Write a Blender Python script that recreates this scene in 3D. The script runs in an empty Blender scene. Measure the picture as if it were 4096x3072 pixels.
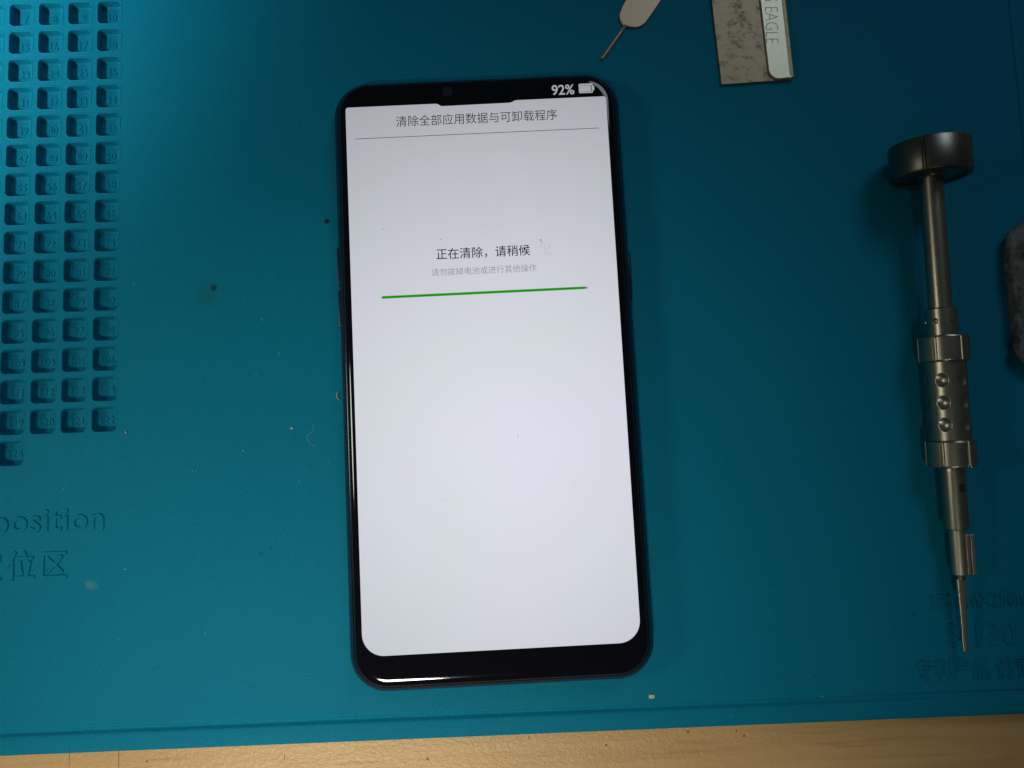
import bpy, bmesh, math, random
from mathutils import Vector, Matrix, Euler

MM = 0.001
SC = bpy.context.scene
COL = SC.collection
R = math.radians

# ------------------------------------------------------------------ camera
cam_data = bpy.data.cameras.new('camera')
cam_data.sensor_width = 36.0
cam_data.lens = 36.0 * 3077 / 4096
cam_data.clip_start = 0.005
cam_data.clip_end = 50
cam = bpy.data.objects.new('camera', cam_data)
COL.objects.link(cam)
cam.location = (3.4109 * MM, -22.8237 * MM, 199.1939 * MM)
cam.rotation_euler = (0.0953971, -0.00830492, -0.03690128)
SC.camera = cam
CAM_M = Euler(cam.rotation_euler).to_matrix()


def at(u, v, z=0.0):
    """Point (mm) of the table at height z seen at pixel (u, v) of the 4096x3072 photograph."""
    d = CAM_M @ Vector(((u - 2048) / 3077, -(v - 1536) / 3077, -1))
    c = Vector((3.4109, -22.8237, 199.1939))
    return c + d * ((z - c.z) / d.z)


# ------------------------------------------------------------------ world, lamps, exposure
world = bpy.data.worlds.new('World')
SC.world = world
world.use_nodes = True
bg = world.node_tree.nodes['Background']
bg.inputs['Color'].default_value = (0.72, 0.88, 1.0, 1)
bg.inputs['Strength'].default_value = 0.025


def spot_lamp(name, loc, target, half, blend, watts, color, radius):
    d = bpy.data.lights.new(name, 'SPOT')
    d.energy = watts
    d.color = color
    d.spot_size = 2 * half
    d.spot_blend = blend
    d.shadow_soft_size = radius
    o = bpy.data.objects.new(name, d)
    COL.objects.link(o)
    o.location = loc
    o.rotation_euler = (Vector(target) - Vector(loc)).to_track_quat('-Z', 'Y').to_euler()
    return o


spot_lamp('lamp_front', (-0.200, -0.592, 0.869), (-0.060, -0.122, 0), .150, .96, 41.0, (1.0, 0.965, 0.82), .10)
spot_lamp('lamp_left', (-0.427, 0.000, 0.299), (-0.067, -0.020, 0), .251, .60, 2.1, (1.0, 0.96, 0.80), .06)
spot_lamp('lamp_far_left', (-0.535, 0.050, 0.240), (-0.205, 0.120, 0), .20, .70, 7.0, (0.92, 1.0, 0.95), .04)
spot_lamp('added_fill_upper_left', (-0.380, -0.140, 0.480), (-0.172, 0.105, 0), .150, .95, 25.0, (0.92, 1.0, 0.96), .05)  # added fill spot, lightens the shaded pocket walls at upper left
spot_lamp('lamp_ceiling', (0.40, 0.66, 0.78), (0.05, 0, 0), 1.4, 1.0, 5.3, (0.74, 0.93, 1.08), .20)

SC.view_settings.view_transform = 'Standard'
SC.view_settings.look = 'None'
SC.view_settings.exposure = 0.0
SC.view_settings.gamma = 1.0
SC.cycles.max_bounces = 8

# ------------------------------------------------------------------ helpers


def tag(o, label=None, cat=None, group=None, kind=None):
    if label: o['label'] = label
    if cat: o['category'] = cat
    if group: o['group'] = group
    if kind: o['kind'] = kind
    return o


def link_mesh(name, me, mat=None, parent=None, smooth=False):
    if mat is not None and not me.materials:
        me.materials.append(mat)
    if smooth:
        me.polygons.foreach_set('use_smooth', [True] * len(me.polygons))
    o = bpy.data.objects.new(name, me)
    COL.objects.link(o)
    if parent: o.parent = parent
    return o


def mesh(name, verts, faces, mat=None, parent=None, smooth=False):
    me = bpy.data.meshes.new(name)
    me.from_pydata([(x * MM, y * MM, z * MM) for x, y, z in verts], [], faces)
    me.update()
    return link_mesh(name, me, mat, parent, smooth)


def empty(name, loc=(0, 0, 0), rot=(0, 0, 0)):
    o = bpy.data.objects.new(name, None)
    o.empty_display_size = 0.01
    COL.objects.link(o)
    o.location = [c * MM for c in loc]
    o.rotation_euler = rot
    return o


def rrect(hx, hy, r, n=10, cx=0, cy=0):
    """Counter-clockwise rounded rectangle outline."""
    pts = []
    r = max(r, 0.001)
    for sx, sy, a0 in ((1, -1, -90), (1, 1, 0), (-1, 1, 90), (-1, -1, 180)):
        for k in range(n + 1):
            a = R(a0 + 90 * k / n)
            pts.append((cx + sx * (hx - r) + r * math.cos(a), cy + sy * (hy - r) + r * math.sin(a)))
    return pts


def loft(name, rings, mat, parent=None, smooth=True, cap_first=True, cap_last=True):
    """rings: list of equal-length lists of (x, y, z)."""
    v, f = [], []
    n = len(rings[0])
    for ring in rings: v += ring
    for i in range(len(rings) - 1):
        for k in range(n):
            a, b = i * n + k, i * n + (k + 1) % n
            f.append((a, b, b + n, a + n))
    if cap_first: f.append(tuple(reversed(range(n))))
    if cap_last: f.append(tuple(range((len(rings) - 1) * n, len(rings) * n)))
    return mesh(name, v, f, mat, parent, smooth)


def slab(name, outline, z0, z1, mat, parent=None, bev=0.0, smooth=False):
    """Extruded outline with a small chamfer at its upper edge."""
    o2 = inset(outline, bev) if bev else outline
    rings = [[(x, y, z0) for x, y in outline], [(x, y, z1 - bev) for x, y in outline]]
    if bev:
        o3 = inset(outline, bev * .3)
        rings.append([(x, y, z1 - bev * .3) for x, y in o3])
        rings.append([(x, y, z1) for x, y in o2])
    return loft(name, rings, mat, parent, smooth)


def inset(poly, d):
    n = len(poly)
    out = []
    for i in range(n):
        p0, p1, p2 = Vector(poly[i - 1]), Vector(poly[i]), Vector(poly[(i + 1) % n])
        a, b = (p1 - p0), (p2 - p1)
        if a.length < 1e-6: a = b
        if b.length < 1e-6: b = a
        a.normalize(); b.normalize()
        na, nb = Vector((-a.y, a.x)), Vector((-b.y, b.x))
        m = na + nb
        if m.length < 1e-6: m = na.copy()
        m.normalize()
        k = d / max(0.35, m.dot(na))
        out.append((p1.x + m.x * k, p1.y + m.y * k))
    return out


def text_raw(body, spacing=1.0, extrude=0.0, bevel=0.0, offset=0.0, res=3):
    """Outline lettering turned into a mesh (units: ems)."""
    c = bpy.data.curves.new('lettering', 'FONT')
    c.body = body
    c.size = 1
    c.space_character = spacing
    c.extrude = extrude
    c.bevel_depth = bevel
    c.bevel_resolution = 1
    c.offset = offset
    c.resolution_u = res
    o = bpy.data.objects.new('lettering', c)
    COL.objects.link(o)
    dg = bpy.context.evaluated_depsgraph_get()
    me = bpy.data.meshes.new_from_object(o.evaluated_get(dg))
    bpy.data.objects.remove(o)
    bpy.data.curves.remove(c)
    return me


def bounds(me):
    xs = [v.co.x for v in me.vertices]; ys = [v.co.y for v in me.vertices]
    return min(xs), max(xs), min(ys), max(ys)


def text(name, body, mat, parent, sx, sy, z, x0=None, x1=None, xc=None, yc=None, base=None, zscale=1.0, rot=0.0, loc=None, **kw):
    """Lettering with em size sx, sy in mm, placed by its edges (x0 / x1 / xc) and its middle (yc) or baseline."""
    me = text_raw(body, **kw)
    a, b, c, d = bounds(me)
    for v in me.vertices:
        v.co = (v.co.x * sx, v.co.y * sy, v.co.z * zscale)
    a, b, c, d = a * sx, b * sx, c * sy, d * sy
    dx = x0 - a if x0 is not None else (x1 - b if x1 is not None else (xc or 0) - (a + b) / 2)
    dy = base if base is not None else (yc or 0) - (c + d) / 2
    M = Matrix.Rotation(rot, 4, 'Z')
    if loc: M = Matrix.Translation(Vector((loc[0], loc[1], 0))) @ M
    for v in me.vertices:
        p = M @ Vector((v.co.x + dx, v.co.y + dy, v.co.z + z))
        v.co = p * MM
    me.name = name
    return link_mesh(name, me, mat, parent)


def tube(name, pts, rad, mat, parent=None, n=6, taper=True):
    rings = []
    m = len(pts)
    for i, p in enumerate(pts):
        p = Vector(p)
        d = Vector(pts[min(i + 1, m - 1)]) - Vector(pts[max(i - 1, 0)])
        d.normalize()
        up = Vector((0, 0, 1))
        s = d.cross(up)
        s = s.normalized() if s.length > 1e-6 else Vector((1, 0, 0))
        u = s.cross(d).normalized()
        t = i / (m - 1)
        r = rad * (0.55 + 0.45 * math.sin(math.pi * t)) if taper else rad
        rings.append([tuple(p + s * (r * math.cos(2 * math.pi * k / n)) + u * (r * math.sin(2 * math.pi * k / n))) for k in range(n)])
    return loft(name, rings, mat, parent, True)


def revolve(name, profile, mat, parent=None, nseg=48, mod=None, cap=True, scale=.866):
    """Solid of revolution about local Y; profile runs along -Y as (y, radius); mod(y, angle, r) -> r."""
    rings = []
    for y, r in profile:
        ring = []
        for k in range(nseg):
            t = 2 * math.pi * k / nseg
            rr = (mod(y, t, r) if mod else r) * scale
            ring.append((rr * math.sin(t), y, rr * math.cos(t)))
        rings.append(ring)
    o = loft(name, rings, mat, parent, True, cap, cap)
    return o


def sharp(o, deg=35):
    o.data.set_sharp_from_angle(angle=R(deg))
    return o


# ------------------------------------------------------------------ materials


class NT:
    """Short hand for building node trees."""

    def __init__(self, name):
        self.m = bpy.data.materials.new(name)
        self.m.use_nodes = True
        self.t = self.m.node_tree
        self.b = self.t.nodes['Principled BSDF']

    def n(self, kind, **props):
        nd = self.t.nodes.new(kind)
        ins = props.pop('ins', {})
        for k, v in props.items(): setattr(nd, k, v)
        for k, v in ins.items():
            if hasattr(v, 'is_output'): self.t.links.new(v, nd.inputs[k])
            else: nd.inputs[k].default_value = v
        return nd

    def math(self, op, a, b=0.0, clamp=False):
        nd = self.n('ShaderNodeMath', operation=op, use_clamp=clamp, ins={0: a, 1: b})
        return nd.outputs[0]

    def mix(self, fac, a, b):
        nd = self.n('ShaderNodeMix', data_type='RGBA')
        for i, v in ((0, fac), (6, a), (7, b)):
            if hasattr(v, 'is_output'): self.t.links.new(v, nd.inputs[i])
            else: nd.inputs[i].default_value = v if not isinstance(v, tuple) or len(v) == 4 else (*v, 1)
        return nd.outputs[2]

    def ramp(self, fac, p0, p1):
        nd = self.n('ShaderNodeMapRange', clamp=True, ins={0: fac, 1: p0, 2: p1, 3: 0.0, 4: 1.0})
        return nd.outputs[0]

    def noise(self, vec, scale, detail=3.0, rough=0.55):
        return self.n('ShaderNodeTexNoise', ins={'Vector': vec, 'Scale': scale, 'Detail': detail, 'Roughness': rough}).outputs[0]

    def coords(self, world=False):
        if world: return self.n('ShaderNodeNewGeometry').outputs['Position']
        return self.n('ShaderNodeTexCoord').outputs['Object']

    def bump(self, h, strength, dist, normal=None):
        nd = self.n('ShaderNodeBump', ins={'Height': h, 'Strength': strength, 'Distance': dist})
        if normal is not None: self.t.links.new(normal, nd.inputs['Normal'])
        return nd.outputs[0]

    def set(self, **kw):
        for k, v in kw.items():
            k = k.replace('_', ' ')
            if hasattr(v, 'is_output'): self.t.links.new(v, self.b.inputs[k])
            else: self.b.inputs[k].default_value = (*v, 1) if isinstance(v, tuple) and self.b.inputs[k].type == 'RGBA' else v
        return self.m

    def mark(self, pos, c, rad, wob=0.0, nz=None, soft=0.5):
        """0..1 mask of a round stain at c (mm) with a ragged rim."""
        d = self.n('ShaderNodeVectorMath', operation='DISTANCE', ins={0: pos, 1: (c[0] * MM, c[1] * MM, c[2] * MM)}).outputs['Value']
        d = self.math('DIVIDE', d, rad * MM)
        if nz is not None: d = self.math('ADD', d, self.math('MULTIPLY', self.math('SUBTRACT', nz, 0.5), wob))
        return self.math('SUBTRACT', 1.0, self.ramp(d, 1.0 - soft, 1.0))


def plain(name, color, rough=0.5, metal=0.0, spec=0.5, noise=0.12, scale=900):
    s = NT(name)
    p = s.coords()
    f = s.noise(p, scale, 3)
    lo = tuple(c * (1 - noise) for c in color); hi = tuple(min(1, c * (1 + noise)) for c in color)
    return s.set(Base_Color=s.mix(f, lo, hi), Roughness=rough, Metallic=metal, Specular_IOR_Level=spec)


def mat_silicone():
    s = NT('teal_silicone')
    p = s.coords(True)
    fine = s.noise(p, 2600, 2)
    mid = s.noise(p, 420, 4, .6)
    big = s.noise(p, 22, 3, .5)
    col = s.mix(s.ramp(big, .3, .7), (0.001, 0.148, 0.248), (0.002, 0.160, 0.254))
    col = s.mix(s.math('MULTIPLY', s.ramp(fine, .35, .7), .75), col, (0.004, 0.225, 0.345))
    col = s.mix(s.math('MULTIPLY', s.ramp(mid, .62, .78), .18), col, (0.012, 0.19, 0.26))
    ragged = s.noise(p, 500, 4, .7)
    c = at(835, 1180)
    col = s.mix(s.math('MULTIPLY', s.mark(p, c, 4.6, 1.1, ragged, .9), .42), col, (0.015, 0.10, 0.075))
    c = at(855, 1150)
    col = s.mix(s.math('MULTIPLY', s.mark(p, c, 1.1, 1.0, ragged, .5), .8), col, (0.004, 0.035, 0.045))
    for u, v, r_ in ((1316, 1198, .55), (1014, 2746, .5), (1045, 2215, .9), (1085, 2190, .7), (2030, 2660, .6), (3655, 2455, .8)):
        c = at(u, v)
        col = s.mix(s.math('MULTIPLY', s.mark(p, c, r_, .9, ragged, .8), .35), col, (0.003, 0.05, 0.065))
    for u, v, r_ in ((372, 2345, 1.9), (350, 2335, 1.2)):
        c = at(u, v)
        col = s.mix(s.math('MULTIPLY', s.mark(p, c, r_, 2.4, ragged, 1.0), .2), col, (0.16, 0.32, 0.36))
    nrm = s.bump(fine, .6, 0.00008)
    nrm = s.bump(mid, .25, 0.00012, nrm)
    nrm = s.bump(s.noise(p, 45, 2), .25, 0.0006, nrm)
    return s.set(Base_Color=col, Roughness=.6, Specular_IOR_Level=.055, Subsurface_Weight=.18, Subsurface_Radius=(0.2, 1.0, 1.0), Subsurface_Scale=0.0012, Normal=nrm)


def mat_wood():
    s = NT('light_wood_laminate')
    p = s.coords(True)
    st = s.n('ShaderNodeMapping', ins={'Vector': p, 'Scale': (0.06, 1, 1)}).outputs[0]
    grain = s.noise(st, 190, 4, .6)
    grain2 = s.noise(st, 700, 3, .5)
    col = s.mix(s.ramp(grain, .35, .7), (0.51, 0.30, 0.118), (0.63, 0.40, 0.18))
    col = s.mix(s.math('MULTIPLY', s.ramp(grain2, .58, .72), .38), col, (0.30, 0.15, 0.055))
    vor = s.n('ShaderNodeTexNoise', ins={'Vector': s.n('ShaderNodeMapping', ins={'Vector': p, 'Scale': (.75, 1, 1)}).outputs[0], 'Scale': 1150.0, 'Detail': 2.0, 'Roughness': .5, 'Distortion': .6}).outputs[0]
    rag = s.noise(p, 900, 3, .7)
    for u, v, r_ in ((1710, 3035, .45), (2752, 2927, .4), (2947, 2923, .3), (2976, 2944, .35), (2425, 2981, .35), (588, 3046, .3), (2115, 2949, .35)):
        c = at(u, v, -4)
        col = s.mix(s.math('MULTIPLY', s.mark(p, c, r_, 1.2, rag, .4), .85), col, (0.10, 0.045, 0.015))
    nrm = s.bump(s.ramp(vor, .4, .68), .3, 0.0002)
    return s.set(Base_Color=col, Roughness=.42, Specular_IOR_Level=.32, Normal=nrm)


def mat_gunmetal(name, color, rough, var=.25):
    s = NT(name)
    p = s.coords()
    f = s.noise(p, 3200, 2)
    g = s.noise(p, 260, 4, .6)
    col = s.mix(f, tuple(c * (1 - var) for c in color), tuple(c * (1 + var) for c in color))
    col = s.mix(s.math('MULTIPLY', s.ramp(g, .55, .8), .4), col, tuple(c * .55 for c in color))
    nrm = s.bump(f, .45, 0.00004)
    return s.set(Base_Color=col, Roughness=rough, Metallic=1.0, Normal=nrm)


def mat_blade():
    s = NT('stained_blade_steel')
    p = s.coords(True)
    f = s.noise(p, 2600, 3, .6)
    blot = s.noise(p, 420, 5, .72)
    area = s.noise(p, 110, 2)
    col = s.mix(f, (0.30, 0.225, 0.14), (0.42, 0.32, 0.205))
    k = s.math('MULTIPLY', s.ramp(blot, .50, .68), s.ramp(area, .24, .5))
    col = s.mix(s.math('MULTIPLY', k, .9), col, (0.06, 0.045, 0.03))
    return s.set(Base_Color=col, Roughness=.5, Metallic=.7, Normal=s.bump(blot, .25, 0.0001))


def mat_stone():
    s = NT('dirty_grey_stone')
    p = s.coords(True)
    a = s.noise(p, 260, 6, .7)
    b = s.noise(p, 900, 4, .7)
    col = s.mix(s.ramp(a, .35, .65), (0.045, 0.045, 0.042), (0.21, 0.235, 0.215))
    col = s.mix(s.math('MULTIPLY', s.ramp(b, .6, .75), .4), col, (0.26, 0.27, 0.25))
    nrm = s.bump(a, .8, 0.0012)
    nrm = s.bump(b, .6, 0.0004, nrm)
    return s.set(Base_Color=col, Roughness=.85, Specular_IOR_Level=.2, Normal=nrm)


def mat_lcd(name, color, strength, mottle=0.0):
    """LCD pixels under glass: an LCD is dimmer the further it is seen from its normal."""
    s = NT(name)
    g = s.n('ShaderNodeNewGeometry')
    dot = s.n('ShaderNodeVectorMath', operation='DOT_PRODUCT', ins={0: g.outputs['Incoming'], 1: g.outputs['True Normal']}).outputs['Value']
    k = s.math('POWER', s.math('ABSOLUTE', dot), LCD_FALLOFF)
    k = s.math('MULTIPLY', k, strength)
    c = color
    if mottle:
        p = s.coords()
        m = s.noise(p, 28, 3, .5)
        m2 = s.noise(p, 34, 2, .5)
        wob = s.math('MULTIPLY', s.noise(p, 14, 1), .012)
        xy = s.n('ShaderNodeSeparateXYZ', ins={0: p})
        wv = s.math('SINE', s.math('MULTIPLY', s.math('ADD', s.math('ADD', xy.outputs[0], s.math('MULTIPLY', xy.outputs[1], .12)), wob), 6200.0))
        wv = s.math('MULTIPLY', wv, s.math('MULTIPLY', s.ramp(s.noise(p, 20, 1), .45, .68), .010))
        c = s.mix(s.ramp(m, .3, .7), tuple(x * (1 - mottle) if i != 1 else x * (1 - mottle * .3) for i, x in enumerate(color)), color)
        c = s.mix(s.math('MULTIPLY', s.ramp(m2, .45, .75), .5), c, (color[0] * 1.0, color[1] * .965, color[2] * 1.02))
        k = s.math('MULTIPLY', k, s.math('ADD', 1.0, wv))
        sp = s.noise(p, 3500, 1)
        k = s.math('MULTIPLY', k, s.math('ADD', .965, s.math('MULTIPLY', sp, .07)))
    s.set(Base_Color=(0.004, 0.004, 0.005), Roughness=.12, Specular_IOR_Level=.5, Emission_Strength=k)
    if hasattr(c, 'is_output'): s.set(Emission_Color=c)
    else: s.set(Emission_Color=c)
    return s.m


LCD_FALLOFF = 5.2
M_SIL = mat_silicone()
M_WOOD = mat_wood()
M_SEAM = plain('dark_seam_resin', (0.20, 0.10, 0.035), .6)
M_GLASS = NT('black_front_glass').set(Base_Color=(0.004, 0.004, 0.007), Roughness=.06, Specular_IOR_Level=.5)
M_FRAME = plain('black_glossy_frame', (0.006, 0.006, 0.009), .16)
M_BLUE = plain('deep_blue_lacquer', (0.007, 0.019, 0.066), .2, 0.0)
M_BTN = plain('blue_black_button', (0.008, 0.012, 0.028), .3)
M_LENS = NT('camera_lens_glass').set(Base_Color=(0.012, 0.014, 0.014), Roughness=.25)
M_LIT = mat_lcd('white_display', (0.885, 0.91, 1.0), 0.81, .035)
M_TITLE = mat_lcd('grey_display_text', (0.10, 0.13, 0.15), 0.5)
M_INK = mat_lcd('black_display_text', (0.006, 0.007, 0.012), 0.5)
M_HINT = mat_lcd('pale_grey_display_text', (0.43, 0.46, 0.51), 0.62)
M_LINE = mat_lcd('display_rule', (0.05, 0.21, 0.18), 0.6)
M_GREEN = mat_lcd('green_display_bar', (0.022, 0.42, 0.004), 0.78)
M_TRACK = mat_lcd('grey_display_track', (0.42, 0.42, 0.45), 0.7)
M_STAT = mat_lcd('white_status_text', (0.85, 0.90, 0.90), 0.75)
M_STATG = mat_lcd('grey_status_gap', (0.30, 0.33, 0.34), 0.7)
M_STEEL = mat_gunmetal('dull_gunmetal', (0.42, 0.40, 0.31), .34)
M_STEELD = mat_gunmetal('dark_gunmetal', (0.20, 0.19, 0.155), .36)
M_STEELL = mat_gunmetal('pale_brushed_steel', (0.60, 0.53, 0.41), .40)
M_PIN = plain('tarnished_tin', (0.52, 0.385, 0.25), .48, .7, noise=.2, scale=2200)
M_BLADE = mat_blade()
M_SPINE = plain('pale_spine_metal', (0.66, 0.60, 0.44), .45, .7, noise=.08, scale=500)
M_ENG = plain('engraved_shadow_line', (0.40, 0.37, 0.28), .6, .5)
M_STONE = mat_stone()
M_FLUFF = plain('white_lint', (0.30, 0.33, 0.30), .8)
M_DUST = plain('dust_grey', (0.22, 0.33, 0.36), .8)
M_TAN = plain('tan_flake', (0.48, 0.46, 0.36), .7)
M_THREAD = plain('faint_thread', (0.16, 0.33, 0.36), .8)
M_DARK = plain('dark_crumb_and_hole_shade', (0.012, 0.014, 0.016), .8)

# ------------------------------------------------------------------ setting: desk
desk = loft('desk', [[(x, y, -24) for x, y in rrect(500, 340, 4, 3, 0, 40)], [(x, y, -4.4) for x, y in rrect(500, 340, 4, 3, 0, 40)],
                     [(x, y, -4) for x, y in rrect(499.6, 339.6, 4, 3, 0, 40)]], M_WOOD, None, False)
tag(desk, 'light wood-grain laminate desk top under the teal mat', kind='structure')
for u, w in ((475, .22), (277, .14)):
    a = at(u, 3045, -4)
    o = mesh('seam', [(a.x - w / 2, -98.5, -3.99), (a.x + w / 2, -98.5, -3.99), (a.x + w / 2, -88, -3.99), (a.x - w / 2, -88, -3.99)], [(0, 1, 2, 3)], M_SEAM, desk)
a = at(1138, 3030, -4)
mesh('scratch', [(a.x - .12, a.y - .5, -3.99), (a.x + .1, a.y - .5, -3.99), (a.x + .14, a.y + .6, -3.99), (a.x - .08, a.y + .6, -3.99)], [(0, 1, 2, 3)], M_SEAM, desk)

# ------------------------------------------------------------------ repair mat
PITCH, LX, LY = 7.9049, -99.7118, 101.4667       # pocket lattice: centre of column 8, row 1
COLS = range(3, 9)
MX0, MX1, MY0, MY1 = -181.0, 169.0, -91.9, 158.5
HALF, RAD = 3.36, 1.25                            # outer rim of a pocket tile
mat = empty('repair_mat', (0, 0, -4))
tag(mat, 'teal silicone repair mat with rows of numbered square pockets, lying on the wooden desk', 'mat')
MZ = 4.0                                          # top surface in the mat's own frame


def pocket_there(r, c):
    return (1 <= r <= 15) or (r == 16 and c <= 5)


v, f = [], []


def quad(x0, y0, x1, y1, z=MZ):
    i = len(v)
    v.extend([(x0, y0, z), (x1, y0, z), (x1, y1, z), (x0, y1, z)])
    f.append((i, i + 1, i + 2, i + 3))


NQ = 5
HOLE = rrect(HALF + .12, HALF + .12, RAD + .08, NQ)
gx0 = LX - (8 - COLS[0] + .5) * PITCH
gx1 = LX + .5 * PITCH
gy1 = LY + .5 * PITCH
gy0 = LY - 15.5 * PITCH
for r_ in range(1, 17):
    for c_ in COLS:
        cx, cy = LX + (c_ - 8) * PITCH, LY - (r_ - 1) * PITCH
        h = PITCH / 2
        if not pocket_there(r_, c_):
            quad(cx - h, cy - h, cx + h, cy + h)
            continue
        i = len(v)
        v.extend([(cx + x, cy + y, MZ) for x, y in HOLE])
        j = len(v)
        n = NQ + 1
        cor = ((1, -1), (1, 1), (-1, 1), (-1, -1))
        v.extend([(cx + sx * h, cy + sy * h, MZ) for sx, sy in cor])
        for q in range(4):
            for k in range(NQ):
                f.append((j + q, i + q * n + k + 1, i + q * n + k))
            q2 = (q + 1) % 4
            f.append((j + q, j + q2, i + q2 * n, i + q * n + NQ))
RIDGE_X = 146.8
GY = -86.35                                       # groove centre
yt = GY + 1.1
quad(MX0, gy1, MX1, MY1)
quad(MX0, gy0, gx0, gy1)
quad(gx1, gy0, MX1, gy1)
quad(MX0, yt, MX1, gy0)
prof = [(1.1, 0), (.85, -.05), (.62, -.24), (.42, -.52), (.15, -.68), (-.2, -.68), (-.5, -.45), (-.8, -.16), (-1.1, -.03), (-1.4, 0)]
prof = [(GY + a, MZ + b) for a, b in prof] + [(MY0 + .9, MZ), (MY0 + .45, MZ - .12), (MY0 + .12, MZ - .45), (MY0, MZ - 1.0), (MY0 - .35, 1.2), (MY0 - .6, .0)]
i0 = len(v)
for y, z in prof: v.extend([(MX0, y, z), (MX1, y, z)])
for k in range(len(prof) - 1):
    a = i0 + 2 * k
    f.append((a + 2, a + 3, a + 1, a))
i = len(v)
v.extend([(MX0, MY0 - .6, 0), (MX1, MY0 - .6, 0), (MX1, MY1, 0), (MX0, MY1, 0), (MX0, MY0 + .9, MZ), (MX1, MY0 + .9, MZ), (MX1, MY1, MZ), (MX0, MY1, MZ)])
f += [(i + 1, i + 2, i + 6, i + 5), (i + 2, i + 3, i + 7, i + 6), (i + 3, i, i + 4, i + 7)]
body = mesh('mat_body', v, f, M_SIL, mat, True)
sharp(body, 50)

# one pocket cup: flat rim, rounded lip, slightly drafted walls, filleted floor
cup_prof = [(-.12, 0, RAD + .08), (-.04, 0, RAD + .05), (.06, .10, RAD), (.14, .11, 1.2), (.22, .02, 1.18), (.29, -.12, 1.15), (.33, -.35, 1.12), (.42, -1.8, 1.05), (.52, -2.2, 1.0), (.72, -2.42, .9), (1.0, -2.47, .75)]
rings = []
for ins_, z, rr in cup_prof:
    rings.append([(x, y, z) for x, y in rrect(HALF - ins_, HALF - ins_, rr, NQ)])
cup_me = None
lab_cache = {}
for r_ in range(1, 17):
    for c_ in COLS:
        if not pocket_there(r_, c_): continue
        cx, cy = LX + (c_ - 8) * PITCH, LY - (r_ - 1) * PITCH
        if cup_me is None:
            o = loft('pocket', rings, M_SIL, mat, True, False, True)
            # wind so that the inside is the outside
            o.data.flip_normals() if o.data.polygons[-1].normal.z < 0 else None
            cup_me = o.data
        else:
            o = link_mesh('pocket', cup_me, None, mat)
        o.location = (cx * MM, cy * MM, MZ * MM)
        num = {(16, 5): 124, (16, 4): 123, (16, 3): 122}.get((r_, c_), 2 + c_ + 8 * (r_ - 1))
        t = text('number', str(num), M_SIL, o, 2.75, 3.0, -2.42, xc=-.25, yc=-.1, zscale=2.3, extrude=.03, bevel=.04, offset=-.03, res=2)

# low moulded ridge near the mat's right border
rg = []
for y in (-70, 0, 60, 150):
    rg.append([(RIDGE_X + a, y, MZ + b) for a, b in ((-1.1, -.05), (-.8, .12), (-.35, .3), (.1, .36), (.5, .28), (.85, .1), (1.1, -.05))])
loft('border_ridge', [list(reversed(r__)) for r__ in rg], M_SIL, mat, True)

# raised lettering on the mat
RAISE = dict(extrude=.018, bevel=.026, offset=-.012)
text('lettering', 'position', M_SIL, mat, 8.35, 8.3, MZ + .1, x1=-99.3, base=-37.05, zscale=4.6, spacing=1.045, **RAISE)
text('lettering', '定位区', M_SIL, mat, 7.5, 7.7, MZ + .1, x1=-108.4, yc=-45.5, zscale=4.6, spacing=1.2, **RAISE)
FAINT = dict(extrude=.016, bevel=.024, offset=-.016)
text('lettering', '350mmX250mm', M_SIL, mat, 4.25, 4.85, MZ + .02, x0=109.8, base=-64.9, zscale=8.5, spacing=1.0, **FAINT)
text('lettering', 'S-130', M_SIL, mat, 7.2, 8.1, MZ + .02, x0=113.2, base=-74.5, zscale=7.5, spacing=1.12, **FAINT)
text('lettering', '专利产品 仿冒必究', M_SIL, mat, 4.8, 5.7, MZ + .02, x0=104.8, yc=-80.1, zscale=8.5, spacing=1.0, **FAINT)

# ------------------------------------------------------------------ smartphone
phone = empty('smartphone', (0, 0, 0), (0, 0, 0.0136566))
tag(phone, 'black smartphone with a notched white screen showing Chinese text and a green progress bar', 'phone')
PX, PY0, PY1, PR = 37.65, -78.6, 77.25, 9.2
PCY, PHY = (PY0 + PY1) / 2, (PY1 - PY0) / 2


def plate(name, layers, m, cap0=True, cap1=True):
    rings = []
    for z, ins_ in layers:
        rr = rrect(PX - ins_, PHY - ins_, PR - ins_ * .75, 14, 0, PCY)
        rings.append([(x, y, z) for x, y in rr])
    return loft(name, rings, m, phone, True, cap0, cap1)


plate('back_shell', [(0.02, 5), (0.05, 3.6), (.35, 2.2), (1.0, 1.1), (2.0, .3), (2.8, .0), (3.4, .04), (4.1, .28), (4.7, .6), (5.15, .98), (5.2, 1.3)], M_BLUE)
plate('frame', [(5.15, 1.5), (5.18, 1.02), (5.5, 1.04), (6.0, 1.25), (6.4, 1.6), (6.55, 1.85), (6.58, 2.3)], M_FRAME)
plate('front_glass', [(6.4, 2.1), (6.7, 1.95), (7.05, 2.02), (7.35, 2.25), (7.62, 2.6), (7.84, 3.1), (7.96, 3.65), (8.0, 4.3), (8.0, 4.8)], M_GLASS)


def flat(name, outline, z, m, parent=phone):
    return mesh(name, [(x, y, z) for x, y in outline], [tuple(range(len(outline)))], m, parent)


SW, SB, ST = 33.7, -68.95, 68.97


def arc(cx, cy, r_, a0, a1, n=10):
    return [(cx + r_ * math.cos(R(a0 + (a1 - a0) * k / n)), cy + r_ * math.sin(R(a0 + (a1 - a0) * k / n))) for k in range(n + 1)]


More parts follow.
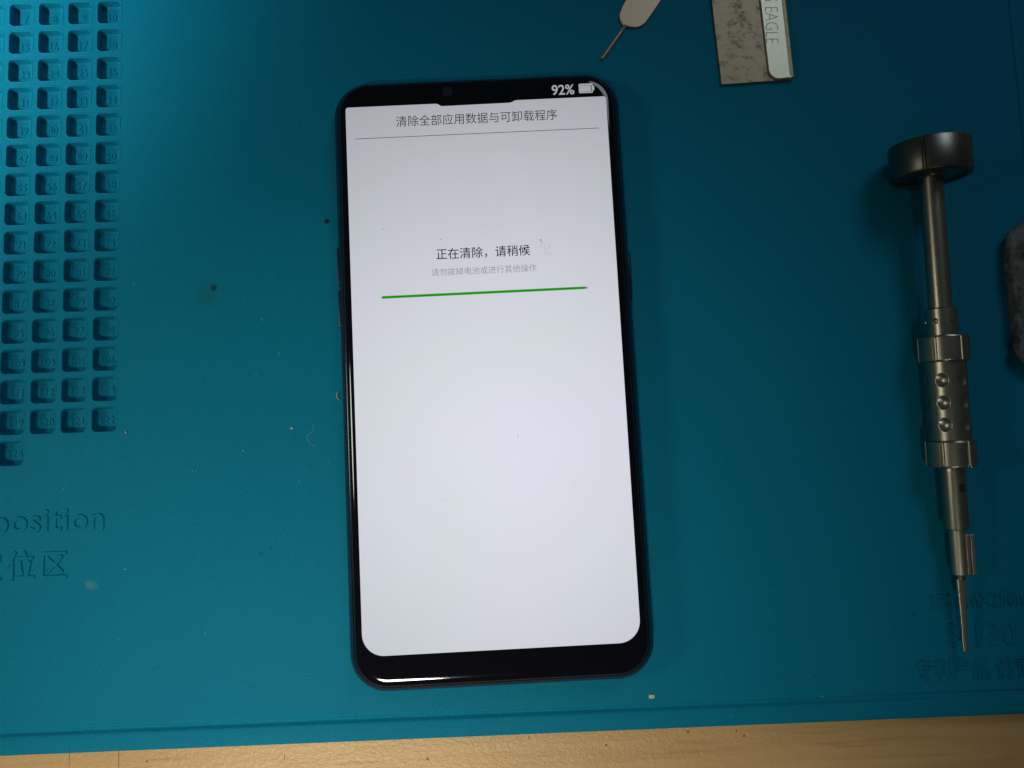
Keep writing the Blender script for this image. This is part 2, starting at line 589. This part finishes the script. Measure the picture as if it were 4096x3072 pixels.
outline = arc(-SW + 5.3, SB + 5.3, 5.3, 180, 270) + arc(SW - 5.3, SB + 5.3, 5.3, 270, 360) + arc(SW - .7, ST - .7, .7, 0, 90, 4)
outline += [(10.7, ST), (10.0, ST - .08), (9.2, ST - .5), (8.5, ST - .62), (-8.6, ST - .72), (-9.2, ST - .62), (-9.9, ST - .12), (-10.5, ST)]
outline += arc(-SW + .7, ST - .7, .7, 90, 180, 4)
screen = flat('screen', outline, 8.02, M_LIT)
Z1, Z2 = 8.04, 8.06
THIN = dict(offset=-.006, res=3)
text('title_text', '清除全部应用数据与可卸载程序', M_TITLE, phone, 2.985, 3.08, Z1, xc=-.02, yc=64.65, offset=0.0, res=3)
flat('divider', [(-31.43, 60.42), (31.4, 60.42), (31.4, 60.58), (-31.43, 60.58)], Z1, M_LINE)
text('message_text', '正在清除，请稍候', M_INK, phone, 3.0, 3.05, Z1, xc=0, yc=29.25, offset=.004, res=3)
text('hint_text', '请勿拔掉电池或进行其他操作', M_HINT, phone, 2.06, 2.1, Z1, xc=0, yc=24.6, **THIN)
flat('progress_track', rrect(26.05, .24, .22, 3, 0, 18.82), Z1, M_TRACK)
flat('progress_bar', rrect(25.8, .33, .3, 4, -.32, 18.82), Z2, M_GREEN)
text('battery_percentage', '92%', M_STAT, phone, 3.55, 3.75, Z1, x0=19.75, yc=71.2, offset=.014, res=4)
bat = flat('battery_icon', rrect(1.83, 1.28, .3, 3, 28.62, 71.33), Z1, M_STAT)
flat('battery_tip', rrect(.2, .62, .12, 3, 30.62, 71.33), Z1, M_STAT, bat)
flat('battery_gap', rrect(1.58, .86, .05, 2, 28.66, 71.2), Z2, M_STATG, bat)
flat('battery_level', rrect(1.40, .76, .05, 2, 28.52, 71.2), Z2 + .02, M_STAT, bat)
lens = flat('front_camera', arc(-7.26, 72.08, 1.35, 0, 360, 28)[:-1], 8.012, M_LENS)
lens_ring = []
for name, sx, y0, y1 in (('volume_button', -1, 33.5, 23.4), ('volume_button', -1, 22.2, 12.1), ('power_button', 1, 27.3, 15.6)):
    cy, hy = (y0 + y1) / 2, (y0 - y1) / 2
    rings = []
    for x, ins_ in ((PX - .9, 0), (PX + .02, 0), (PX + .16, .12), (PX + .22, .35)):
        rings.append([(sx * x, cy + a * sx, 3.3 + b) for a, b in rrect(hy - ins_, 1.0 - ins_, .7 - ins_ * .5, 5)])
    loft(name, rings, M_BTN, phone, True)
# specks stuck to the glass: too many and too small to count
random.seed(5)
v, f = [], []


def speck(x, y, z, a, b, ang, n=5):
    i = len(v)
    for k in range(n):
        t = 2 * math.pi * k / n
        q = random.uniform(.6, 1.15)
        px, py = a * q * math.cos(t), b * q * math.sin(t)
        v.append((x + px * math.cos(ang) - py * math.sin(ang), y + px * math.sin(ang) + py * math.cos(ang), z + .01))
    v.append((x, y, z + .06 + .1 * min(a, b)))
    for k in range(n): f.append((i + k, i + (k + 1) % n, i + n))


def sp(u, v_, a, b, ang, z=8.02):
    p = at(u, v_, z)
    speck(p.x, p.y, z + .01, a, b, ang)


K = 1.7015
for x, y, a, b, t in ((395, 198, .14, .08, .7), (788, 268, .17, .11, .3), (1340, 155, .08, .06, 0), (1467, 272, .16, .36, .3), (1473, 290, .09, .22, -.5), (1466, 312, .05, .3, -.1), (1480, 283, .05, .14, -.6), (1100, 690, .1, .05, 1), (1780, 505, .08, .05, 1), (1700, 658, .07, .05, 1)):
    sp(1300 + x / K, 800 + y / K, a, b, t)
for u, v_, a, b, t in ((2072, 1743, .11, .17, 0), (2219, 2102, .09, .06, 0), (1909, 2150, .12, .06, -1), (1770, 2000, .05, .22, .2), (2301, 1942, .09, .06, 0), (2300, 2572, .08, .06, 0), (2306, 2391, .08, .06, 0), (1567, 488, .08, .07, 0), (1800, 2345, .07, .07, 0), (1905, 1415, .06, .06, 0), (1500, 2250, .06, .05, 0), (2200, 1650, .06, .05, 0)):
    sp(u, v_, a, b, t)
for k in range(22):
    sp(1300 + random.uniform(1490, 1545) / K, 800 + random.uniform(285, 375) / K, random.uniform(.03, .07), random.uniform(.05, .16), random.uniform(-.5, .5))
o = mesh('screen_dust', v, f, M_DARK)
tag(o, 'fine dark specks and scratches of dirt on the white phone screen', kind='stuff')

# ------------------------------------------------------------------ precision screwdriver
SLOPE = R(3.06)
drv = empty('precision_screwdriver', (115.15, 0, 7.14), (SLOPE, 0, R(.77)))
tag(drv, 'gunmetal precision screwdriver with a dimpled grip and a round knob, lying at the right', 'screwdriver')


def steps(y0, y1, n, r0, r1=None):
    r1 = r0 if r1 is None else r1
    return [(y0 + (y1 - y0) * k / n, r0 + (r1 - r0) * k / n) for k in range(n + 1)]


def groove_mod(angles, half, depth):
    def m(y, t, r):
        for a in angles:
            d = abs((math.degrees(t) - a + 180) % 360 - 180)
            if d < half: return r - depth * min(1, (half - d) / (half * .55))
        return r
    return m


G6 = [-49 + 60 * k for k in range(6)]
# rotating knob (round cap with three notches)
knob = revolve('knob', [(53.0, 8.0), (53.0, 10.3), (52.8, 10.85), (52.4, 11.1), (44.9, 11.0), (44.4, 10.8), (44.1, 10.2), (44.0, 9.2), (44.6, 8.9), (44.6, 4.2), (44.2, 4.0), (44.2, 3.1)], M_STEELD, drv, 180,
               lambda y, t, r: (groove_mod([-37, 83, 203], 2.6, .55)(y, t, r) if r > 9.9 else r))
sharp(knob, 30)
sharp(revolve('shaft', [(44.4, 3.2)] + steps(44, 10.8, 2, 3.2) + [(10.75, 3.0)], M_STEEL, drv, 64), 30)


def hole_mod(holes, rad, depth, power=.5):
    """Round recesses: holes = (y, angle in degrees); depth in mm, spherical for power .5, flat-bottomed for a small power."""
    def m(y, t, r):
        for hy, ha in holes:
            da = ((math.degrees(t) - ha + 180) % 360 - 180)
            if abs(da) > 60: continue
            q = ((y - hy) ** 2 + (r * math.radians(da)) ** 2) / rad ** 2
            if q < 1: return r - depth * (1 - q) ** power
        return r
    return m


sharp(revolve('upper_collar', [(10.7, 3.4), (10.65, 3.95), (10.4, 4.2)] + steps(10.2, 4.2, 44, 4.2) + [(3.4, 4.2)], M_STEEL, drv, 200,
              hole_mod([(7.4, -52 + 60 * k) for k in range(6)], .72, 1.2, .2)), 40)


def collar(y0, y1, rr):
    pr = [(y0, rr - 2.2), (y0, rr - .55), (y0 - .18, rr - .12), (y0 - .4, rr)] + steps(y0 - .6, y1 + .6, 2, rr) + [(y1 + .4, rr), (y1 + .18, rr - .12), (y1, rr - .55), (y1, rr - 2.2)]
    g = groove_mod(G6, 4.6, .6)
    return sharp(revolve('grip_collar', pr, M_STEEL, drv, 240, lambda y, t, r: g(y, t, r) if r > rr - .6 else r), 28)


collar(3.7, -2.9, 6.7)
collar(-22.6, -29.3, 6.62)
DIM = [(y, a) for y in (-7.5, -13.1, -18.6) for a in [-40 + 60 * k for k in range(6)]]
revolve('grip', [(-2.85, 5.6)] + steps(-3.0, -22.5, 170, 5.6) + [(-22.6, 5.6)], M_STEEL, drv, 300, hole_mod(DIM, 1.75, .66, 1.0))
sharp(revolve('lower_sleeve', [(-29.2, 3.3)] + steps(-29.3, -32.4, 3, 3.35) + steps(-32.6, -36.6, 40, 3.35) + steps(-37, -44.6, 3, 3.35) + [(-44.85, 3.1)], M_STEEL, drv, 200,
              hole_mod([(-34.4, 12), (-34.4, 192)], 1.05, 2.2, .12)), 40)
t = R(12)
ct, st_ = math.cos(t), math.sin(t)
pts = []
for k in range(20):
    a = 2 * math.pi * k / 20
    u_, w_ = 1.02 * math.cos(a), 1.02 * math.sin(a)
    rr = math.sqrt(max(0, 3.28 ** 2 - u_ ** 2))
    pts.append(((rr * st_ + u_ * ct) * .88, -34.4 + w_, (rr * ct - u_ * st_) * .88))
mesh('hole_shade_disc', pts, [tuple(range(20))], M_DARK, drv)  # black disc in the hole mouth, painting the shade inside the bore
sharp(revolve('chuck', [(-44.8, 1.9), (-45.0, 2.15), (-56.0, 2.15), (-56.3, 1.9), (-56.4, 1.3)], M_STEELL, drv, 48), 35)
for x in (2.05, 3.2):
    q = [(x - .48, -46.2), (x - .48, -56.2), (x + .48, -56.2), (x + .48, -46.2)]
    slab('chuck_jaw', q, -.8, 1.0, M_STEELL, drv, .12)
sharp(revolve('bit_ring', [(-56.3, 1.35), (-57.3, 1.35), (-57.4, 1.1)], M_STEELD, drv, 32), 35)
bitr = []
for y, wx, wz in ((-57.2, 1.15, .6), (-60, 1.05, .5), (-65, .84, .38), (-70, .70, .3), (-74.6, .62, .24), (-75.0, .6, .2)):
    ring = [(wx * math.copysign(abs(math.cos(R(a))) ** .45, math.cos(R(a))), y, wz * math.copysign(abs(math.sin(R(a))) ** .45, math.sin(R(a)))) for a in range(0, 360, 15)]
    bitr.append(ring)
sharp(loft('flat_bit', bitr, M_STEELL, drv), 50)

# ------------------------------------------------------------------ SIM ejector pin
pin = empty('ejector_pin', (43, 97, 0))
tag(pin, 'flat tarnished metal SIM ejector pin, its thin point aimed at the phone', 'ejector pin')
plan = [(40.25, 92.45), (40.75, 92.62), (41.8, 92.36), (43.3, 92.2), (44.5, 92.55), (45.6, 93.35), (47.2, 95.4), (50.4, 99.9), (53.6, 104.4), (54.7, 106.6), (54.9, 109.2), (53.6, 111.7), (51.2, 113.0), (48.4, 112.7), (46.4, 111.2), (44.9, 108.6), (42.6, 104.0), (40.5, 99.9), (38.95, 96.8), (38.6, 95.7), (38.75, 94.6), (39.2, 93.6), (39.55, 93.0), (39.7, 92.75)]
plan = [(x - 43, y - 97) for x, y in plan]
hole_c, hole_r = (50.2 - 43, 108.4 - 97), 2.2
no = len(plan)
ho = [(hole_c[0] + hole_r * math.cos(2 * math.pi * k / no), hole_c[1] + hole_r * math.sin(2 * math.pi * k / no)) for k in range(no)]
# pair each outline point with the hole point that lies in the same direction
ang = [math.atan2(y - hole_c[1], x - hole_c[0]) for x, y in plan]
ho = [(hole_c[0] + hole_r * math.cos(a), hole_c[1] + hole_r * math.sin(a)) for a in ang]
pin_in = inset(plan, .12)
rings = [[(x, y, 0.02) for x, y in ho], [(x, y, .02) for x, y in plan], [(x, y, .62) for x, y in plan], [(x, y, .72) for x, y in pin_in], [(x, y, .72) for x, y in ho]]
vv, ff = [], []
for rg in rings: vv += rg
for i in range(5):
    for k in range(no):
        a, b = i * no + k, i * no + (k + 1) % no
        c, d = ((i + 1) % 5) * no + (k + 1) % no, ((i + 1) % 5) * no + k
        ff.append((a, b, c, d))
mesh('handle', vv, ff, M_PIN, pin)
tube('needle', [(40.25 - 43, 92.9 - 97, .45), (38.2 - 43, 90.15 - 97, .45), (34.2 - 43, 84.75 - 97, .45), (33.6 - 43, 83.95 - 97, .43), (33.38 - 43, 83.65 - 97, .42)], .46, M_PIN, pin, 8, False)

# ------------------------------------------------------------------ single-edge blade
blade = empty('razor_blade', (75, 87, 0))
tag(blade, 'stained single-edge razor blade with a pale engraved spine strip', 'blade')
BL = [(65.25, 75.15), (84.25, 75.95), (83.3, 118), (63.2, 118), (64.03, 99.1)]
slab('blade_plate', [(x - 75, y - 87) for x, y in BL], .05, .75, M_BLADE, blade, .1)
SPN = [(78.75, 76.9), (79.6, 76.2), (80.6, 75.95), (84.5, 76.2), (83.45, 118), (76.6, 118), (77.1, 98.5), (78.0, 78.6), (78.2, 77.7)]
slab('spine', [(x - 75, y - 87) for x, y in SPN], .3, 1.35, M_SPINE, blade, .22)
slab('spine_fold', [(x - 75, y - 87) for x, y in [(83.7, 76.9), (84.75, 76.25), (84.05, 98), (83.7, 118), (82.6, 118), (82.95, 98)]], .2, 1.42, M_BLADE, blade, .12)
text('engraving', 'FLYING EAGLE', M_ENG, blade, 3.75, 5.3, 1.37, x1=94.75 - 85.6 + 4.2, base=0, rot=R(-92.5), loc=(78.35 - 75, 94.75 - 87 + 4.7), spacing=1.0, offset=-.022, res=2)

# ------------------------------------------------------------------ dark stone chunk at the edge of the picture
ST_O = [(143.0, 36.0), (141.1, 34.2), (138.6, 32.3), (137.0, 31.3), (136.4, 30.1), (135.9, 26.5), (135.72, 23.4), (135.66, 20.2), (135.85, 15.1), (136.05, 10.5), (136.0, 7.5), (135.9, 4.1), (136.7, 3.2), (136.85, 2.4), (136.4, 1.4), (135.6, .5), (135.55, -.4), (136.0, -1.6), (137.3, -3.2), (140, -5.2), (145, -6.4), (151, -4.5), (155, 1.5), (157, 10), (156.5, 20), (154, 29), (149.5, 35)]
ST_O = list(reversed(ST_O))
stone = empty('stone_chunk', (145.6, 15, 0))
tag(stone, 'dark rough stone slab with a chipped left edge, cut by the frame', 'stone')
random.seed(11)
loc_o = [(x - 145, y - 15) for x, y in ST_O]
rings = []
for z, k in ((.05, .90), (1.2, .955), (2.2, .985), (3.0, 1.0), (3.7, .985), (4.1, .955), (4.3, .91)):
    rings.append([(x * k + random.uniform(-.12, .12), y * k + random.uniform(-.12, .12), z + random.uniform(-.12, .12) * (z > 1)) for x, y in loc_o])
for k, dz in ((.82, -.1), (.7, -.5), (.55, -.9), (.38, -1.1), (.2, -1.0), (.06, -.9)):
    rings.append([(x * k + random.uniform(-.25, .25) * k, y * k + random.uniform(-.25, .25) * k, 4.3 + (dz if y < 6 else dz * .25) + random.uniform(-.25, .25)) for x, y in loc_o])
sharp(loft('slab', rings, M_STONE, stone), 24)

# ------------------------------------------------------------------ small litter on the mat
p = at(1347, 1582)
q = [at(1000 + 0, 0)]
curl = [at(1356, 1566, .3), at(1349, 1572, .35), at(1347, 1581, .35), at(1351, 1592, .3), at(1360, 1600, .25)]
o = tube('lint_curl', [tuple(c) for c in curl], .2, M_FLUFF, None, 6)
tag(o, 'short curled white lint scrap touching the left side of the phone', 'lint')
th = [(912, 1155), (922, 1166), (923, 1182), (913, 1200), (893, 1218), (880, 1236), (878, 1254), (888, 1272), (905, 1290), (920, 1298), (938, 1301)]
o = tube('loose_thread', [tuple(at(700 + x / 1.6586, 1000 + y / 1.6586, .09)) for x, y in th], .06, M_THREAD, None, 5, False)
tag(o, 'thin wavy pale thread on the mat left of the phone', 'thread')
a = at(2606, 2785, 0)
o = slab('paper_flake', [(a.x - .75, a.y - .42), (a.x - .1, a.y - .55), (a.x + .7, a.y - .4), (a.x + .72, a.y + .3), (a.x + .1, a.y + .5), (a.x - .7, a.y + .42)], .02, .3, M_TAN, None, .06)
tag(o, 'square tan flake on the mat below the phone\'s right corner', 'flake')


def crumb(name, u, v_, r_, m, label, cat, seed):
    random.seed(seed)
    c = at(u, v_, 0)
    bm = bmesh.new()
    bmesh.ops.create_icosphere(bm, subdivisions=2, radius=r_ * MM)
    for w in bm.verts:
        w.co *= random.uniform(.72, 1.15)
        w.co.z *= .6
    me = bpy.data.meshes.new(name)
    bm.to_mesh(me); bm.free()
    o = link_mesh(name, me, m, None, True)
    o.location = (c.x * MM, c.y * MM, r_ * .5 * MM)
    tag(o, label, cat)


crumb('crumb', 1306, 886, .62, M_DARK, 'black crumb on the mat beside the phone\'s upper left edge', 'crumb', 2)
crumb('crumb', 1168, 1713, .34, M_TAN, 'round tan crumb on the mat left of the phone', 'crumb', 3)
crumb('crumb', 505, 1729, .34, M_FLUFF, 'white crumb on the mat right of pocket 122', 'crumb', 4)
o = tube('lint_fibre', [tuple(at(*c, .12)) for c in ((3275, 2783), (3288, 2786), (3300, 2790))], .1, M_FLUFF, None, 5)
tag(o, 'short white fibre on the mat beside the groove, lower right', 'lint')

random.seed(21)
v, f = [], []
for u, v_, s_ in ((1116, 1414, .34), (1114, 1425, .26), (1024, 1494, .22), (1316, 1850, .22), (1092, 1098, .2), (979, 1193, .25), (1048, 1279, .26), (972, 1802, .3), (830, 1528, .18), (537, 1139, .28), (548, 1189, .12), (506, 1851, .18), (500, 2277, .28), (472, 2556, .2), (614, 2661, .25), (2924, 2863, .24), (770, 1883, .2), (785, 1882, .22), (1225, 1882, .2), (1198, 1925, .2), (820, 2536, .32), (822, 2529, .22), (255, 1956, .3), (266, 1948, .22), (1192, 1058, .2), (1060, 1700, .16), (1214, 500, .2), (2520, 2950, .1), (2760, 1400, .14), (3000, 640, .16), (2890, 2700, .18), (3235, 2707, .18), (3580, 2768, .16), (470, 110, .18), (450, 130, .16), (460, 1260, .3), (470, 128, .15)):
    c = at(u, v_, 0)
    s_ *= .75
    speck(c.x, c.y, .0, s_, s_ * random.uniform(.5, 1), random.uniform(0, 3))
for k in range(200):
    x, y = random.uniform(-135, 150), random.uniform(-84, 105)
    if -39 < x < 39 and -80 < y < 79: continue
    if x < gx1 and y > gy0: continue
    s_ = random.choice((.05, .06, .07, .09, .12))
    speck(x, y, 0, s_, s_ * random.uniform(.4, 1), random.uniform(0, 3), 4)
o = mesh('dust', v, f, M_DUST)
tag(o, 'tiny pale dust specks scattered over the teal mat', kind='stuff')
